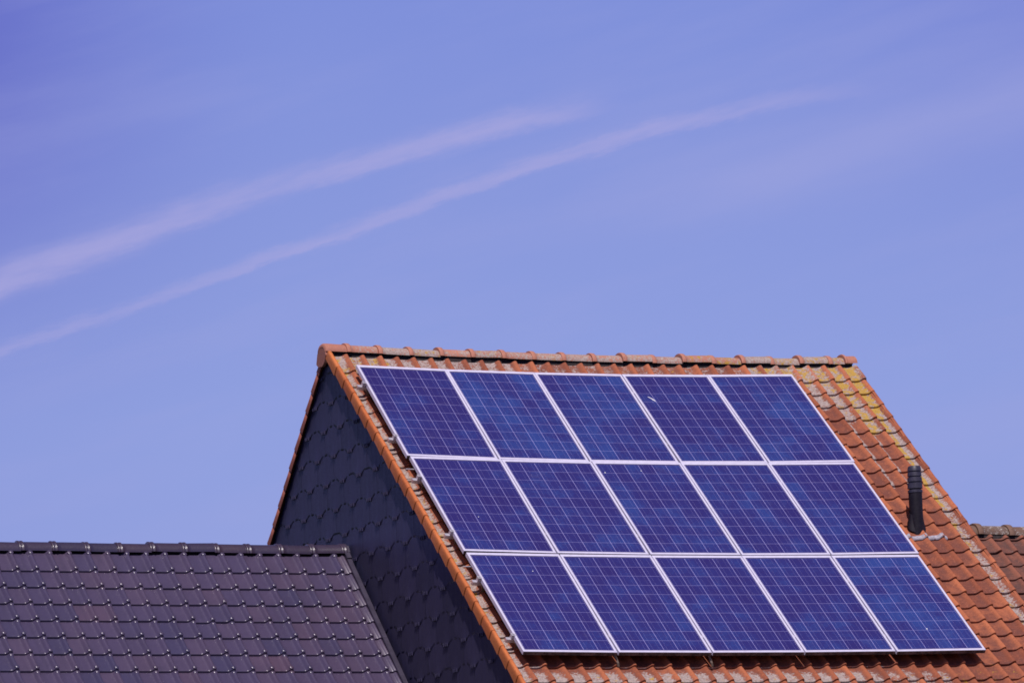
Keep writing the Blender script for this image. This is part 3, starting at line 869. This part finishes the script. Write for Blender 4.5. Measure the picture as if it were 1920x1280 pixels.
mb.grid([[(5.96 + 5.6 * j / 6, NY + dy, nz(5.96 + 5.6 * j / 6) + dz) for j in range(7)] for (dy, dz) in ((-0.125, -0.09), (-0.115, 0.012), (0, 0.06), (0.10, 0.02), (0.11, -0.07))])
mb.build('ridge_void_fill', M_RIDGE_VOID, nroof)
mb = MB()
e1 = Fn(8, 6.0, 0); e2 = Fnr(8, 6.0, 0)
mb.box(5.88, 11.6, e1[1] + 0.25, e1[1] + 0.5, GZ, e1[2] - 0.1)
mb.box(5.88, 11.6, e2[1] - 0.5, e2[1] - 0.25, GZ, e1[2] - 0.1)
a_ = [mb.vert((11.35, y, z)) for (y, z) in ((e1[1] + 0.502, GZ), (e2[1] - 0.502, GZ), (e2[1] - 0.502, e1[2] - 0.1), (NY, NZT - 0.25), (e1[1] + 0.502, e1[2] - 0.1))]
b_ = [mb.vert((11.6, mb.v[i][1], mb.v[i][2])) for i in a_]
mb.face(a_); mb.face(b_[::-1])
for i in range(5):
    j = (i + 1) % 5; mb.face((a_[i], a_[j], b_[j], b_[i]))
mb.build('wall', M_BRICK, nb)

# ------------------------------------------------------------------ GROUND
m, nt, b = material('grass_ground')
tc = nt.new('ShaderNodeTexCoord').outputs['Object']
nt.put(b.inputs['Base Color'], nt.mix(nt.smooth(nt.noise(0.3, 6, 0.7, tc), 0.35, 0.65), (0.035, 0.05, 0.02), (0.07, 0.085, 0.035)))
b.inputs['Roughness'].default_value = 0.95
mb = MB()
mb.face([mb.vert(p) for p in ((-4000, -4000, GZ), (4000, -4000, GZ), (4000, 4000, GZ), (-4000, 4000, GZ))])
tag(mb.build('ground', m), kind='structure')

# ------------------------------------------------------------------ CAMERA
cam = bpy.data.cameras.new('camera'); co = bpy.data.objects.new('camera', cam); col.objects.link(co)
cam.sensor_width = 36; cam.lens = 11000 / 1920 * 36; cam.clip_start = 0.5; cam.clip_end = 20000
px, py, pz, yaw, pit, roll = -23.5125084, -54.0213560, -8.77723410, 0.437765163, 0.150355880, -0.0514733743
fw = Vector((math.sin(yaw) * math.cos(pit), math.cos(yaw) * math.cos(pit), math.sin(pit)))
rt = Vector((math.cos(yaw), -math.sin(yaw), 0)); up = rt.cross(fw)
c_, s_ = math.cos(roll), math.sin(roll)
r2 = c_ * rt + s_ * up; u2 = -s_ * rt + c_ * up
Mx = Matrix((r2, u2, -fw)).transposed().to_4x4(); Mx.translation = (px, py, pz)
co.matrix_world = Mx
sc.camera = co

# ------------------------------------------------------------------ SUN AND SKY
SUN_EL, SUN_AZ = R(55), R(20)                      # azimuth measured from -Y towards -X
L = Vector((-math.cos(SUN_EL) * math.sin(SUN_AZ), -math.cos(SUN_EL) * math.cos(SUN_AZ), math.sin(SUN_EL)))
sl = bpy.data.lights.new('sun', 'SUN'); so = bpy.data.objects.new('sun', sl); col.objects.link(so)
sl.energy = 4.15; sl.angle = R(0.5); sl.color = (1.0, 0.93, 0.92)
so.rotation_euler = (-L).to_track_quat('-Z', 'Y').to_euler(); so.location = L * 60

w = bpy.data.worlds.new('World'); sc.world = w; w.use_nodes = True
nt = NT(w.node_tree); bg = w.node_tree.nodes['Background']
sky = nt.new('ShaderNodeTexSky', sky_type='NISHITA'); sky.sun_disc = False
sky.sun_elevation = SUN_EL; sky.sun_rotation = PI + SUN_AZ   # rotation 0 = +Y, clockwise seen from above
sky.altitude = 50; sky.air_density = 1.0; sky.dust_density = 1.0; sky.ozone_density = 2.0
tcw = nt.new('ShaderNodeTexCoord').outputs['Generated']
sp = nt.new('ShaderNodeSeparateXYZ'); nt.l.new(tcw, sp.inputs[0])
EL = nt.math('ARCSINE', sp.outputs[2]); AZ = nt.math('SUBTRACT', nt.math('ARCTAN2', sp.outputs[0], sp.outputs[1]), 0.4378)
tinted = nt.mix(1.0, sky.outputs[0], (0.45, 0.41, 0.58), 'MULTIPLY')
# clear band above the horizon: violet blue haze paling downwards (radiance, divided by the background strength)
rp = nt.new('ShaderNodeValToRGB'); e = rp.color_ramp.elements
nt.l.new(nt.math('DIVIDE', EL, 0.5), rp.inputs[0])
STR = 0.1
def lin(c): return tuple(((x / 255 + 0.055) / 1.055) ** 2.4 for x in c) + (1,)
e[0].position = 0.0; e[0].color = lin((160, 170, 222))
e[1].position = 1.0; e[1].color = lin((84, 88, 190))
for pos, c in ((0.20, (150, 163, 223)), (0.28, (144, 160, 223)), (0.35, (136, 152, 220)), (0.42, (127, 144, 218)), (0.50, (116, 131, 213)), (0.70, (96, 104, 200))):
    k = e.new(pos); k.color = lin(c)
band = rp.outputs[0]
# slightly deeper and more violet away to the left
left = nt.smooth(AZ, -0.03, -0.115)
left = nt.math('MULTIPLY', left, nt.smooth(EL, 0.13, 0.215, 0.10, 1.0))
band = nt.mix(left, band, (0.56, 0.48, 0.78, 1), 'MULTIPLY')
right = nt.math('MULTIPLY', nt.smooth(AZ, 0.03, 0.12), nt.smooth(EL, 0.15, 0.22, 0.1, 1.0))
band = nt.mix(right, band, (0.86, 0.82, 0.94, 1), 'MULTIPLY')
# drifting cirrus texture, stretched along the streak direction
def comb(a, b_, c=0.0):
    n = nt.new('ShaderNodeCombineXYZ'); nt.put(n.inputs[0], a); nt.put(n.inputs[1], b_); nt.put(n.inputs[2], c); return n.outputs[0]
along = AZ; across = nt.math('SUBTRACT', EL, nt.math('MULTIPLY', AZ, 0.22))
cn = nt.noise(1.0, 5, 0.55, comb(nt.math('MULTIPLY', along, 14.0), nt.math('MULTIPLY', across, 75.0), 1.3))
fine = nt.noise(1.0, 5, 0.6, comb(nt.math('MULTIPLY', along, 60.0), nt.math('MULTIPLY', across, 300.0), 4.1))
fray = nt.noise(1.0, 6, 0.7, comb(nt.math('MULTIPLY', along, 130.0), nt.math('MULTIPLY', across, 520.0), 9.3))
wob = nt.math('MULTIPLY', nt.math('SUBTRACT', nt.noise(1.0, 3, 0.5, comb(nt.math('MULTIPLY', along, 45.0), 0.0, 7.7)), 0.5), 0.0016)
def poly(co):
    s = co[0]
    r_ = None
    for c in co[1:]:
        r_ = nt.math('ADD', nt.math('MULTIPLY', AZ, s if r_ is None else r_), c)
    return r_
def streak(co, w0, w1, a0, a1, b0, b1, amp):
    d = nt.math('ADD', nt.math('SUBTRACT', EL, poly(co)), wob)
    d = nt.math('ADD', d, nt.math('MULTIPLY', nt.math('SUBTRACT', fray, 0.5), 0.0036))
    wd = nt.math('MULTIPLY', nt.smooth(AZ, -0.09, 0.06, w0, w1), nt.math('ADD', 0.6, nt.math('MULTIPLY', cn, 0.85)))
    # sharper along the lower edge, feathered above
    wd = nt.math('MULTIPLY', wd, nt.smooth(d, -0.0008, 0.0008, 0.85, 1.35))
    q = nt.math('DIVIDE', d, wd)
    q = nt.math('EXPONENT', nt.math('MULTIPLY', nt.math('POWER', nt.math('ABSOLUTE', q), 2.6), -1.0))
    env = nt.math('MULTIPLY', nt.smooth(AZ, a0, a1), nt.smooth(AZ, b1, b0))
    tex = nt.smooth(nt.math('ADD', nt.math('MULTIPLY', fine, 0.5), nt.math('MULTIPLY', cn, 0.5)), 0.30, 0.64, 0.38, 1.15)
    return nt.math('MULTIPLY', nt.math('MULTIPLY', q, env), nt.math('MULTIPLY', tex, amp))
s1 = streak((-1.05537899, 0.17053934, 0.18659064), 0.0025, 0.0011, -0.35, -0.25, 0.002, 0.024, 0.57)
s2 = streak((-7.89322179, -0.97942798, 0.26824096, 0.17842411), 0.0011, 0.0012, -0.16, -0.05, 0.030, 0.075, 0.50)
haze = nt.math('MULTIPLY', nt.smooth(cn, 0.40, 0.72), 0.20)
hz2 = nt.math('MULTIPLY', nt.math('EXPONENT', nt.math('MULTIPLY', nt.math('POWER', nt.math('ABSOLUTE', nt.math('DIVIDE', nt.math('SUBTRACT', EL, poly((0.19, 0.1685))), 0.0065)), 2.0), -1.0)), nt.math('MULTIPLY', nt.smooth(AZ, 0.0, 0.05), 0.30))
band = nt.mix(nt.math('ADD', haze, hz2, clamp=True), band, lin((162, 166, 222)))
band = nt.mix(nt.math('ADD', s1, s2, clamp=True), band, lin((174, 170, 222)))
scaled = nt.new('ShaderNodeVectorMath', operation='SCALE'); nt.l.new(band, scaled.inputs[0]); scaled.inputs['Scale'].default_value = 1 / STR
final = nt.mix(nt.smooth(EL, 0.24, 0.55), scaled.outputs[0], tinted)
nt.l.new(final, bg.inputs[0]); bg.inputs[1].default_value = STR

# ------------------------------------------------------------------ render settings
sc.view_settings.view_transform = 'Standard'; sc.view_settings.look = 'None'
sc.view_settings.exposure = 0.0; sc.view_settings.gamma = 1.0
sc.cycles.filter_width = 1.7
sc.cycles.max_bounces = 6
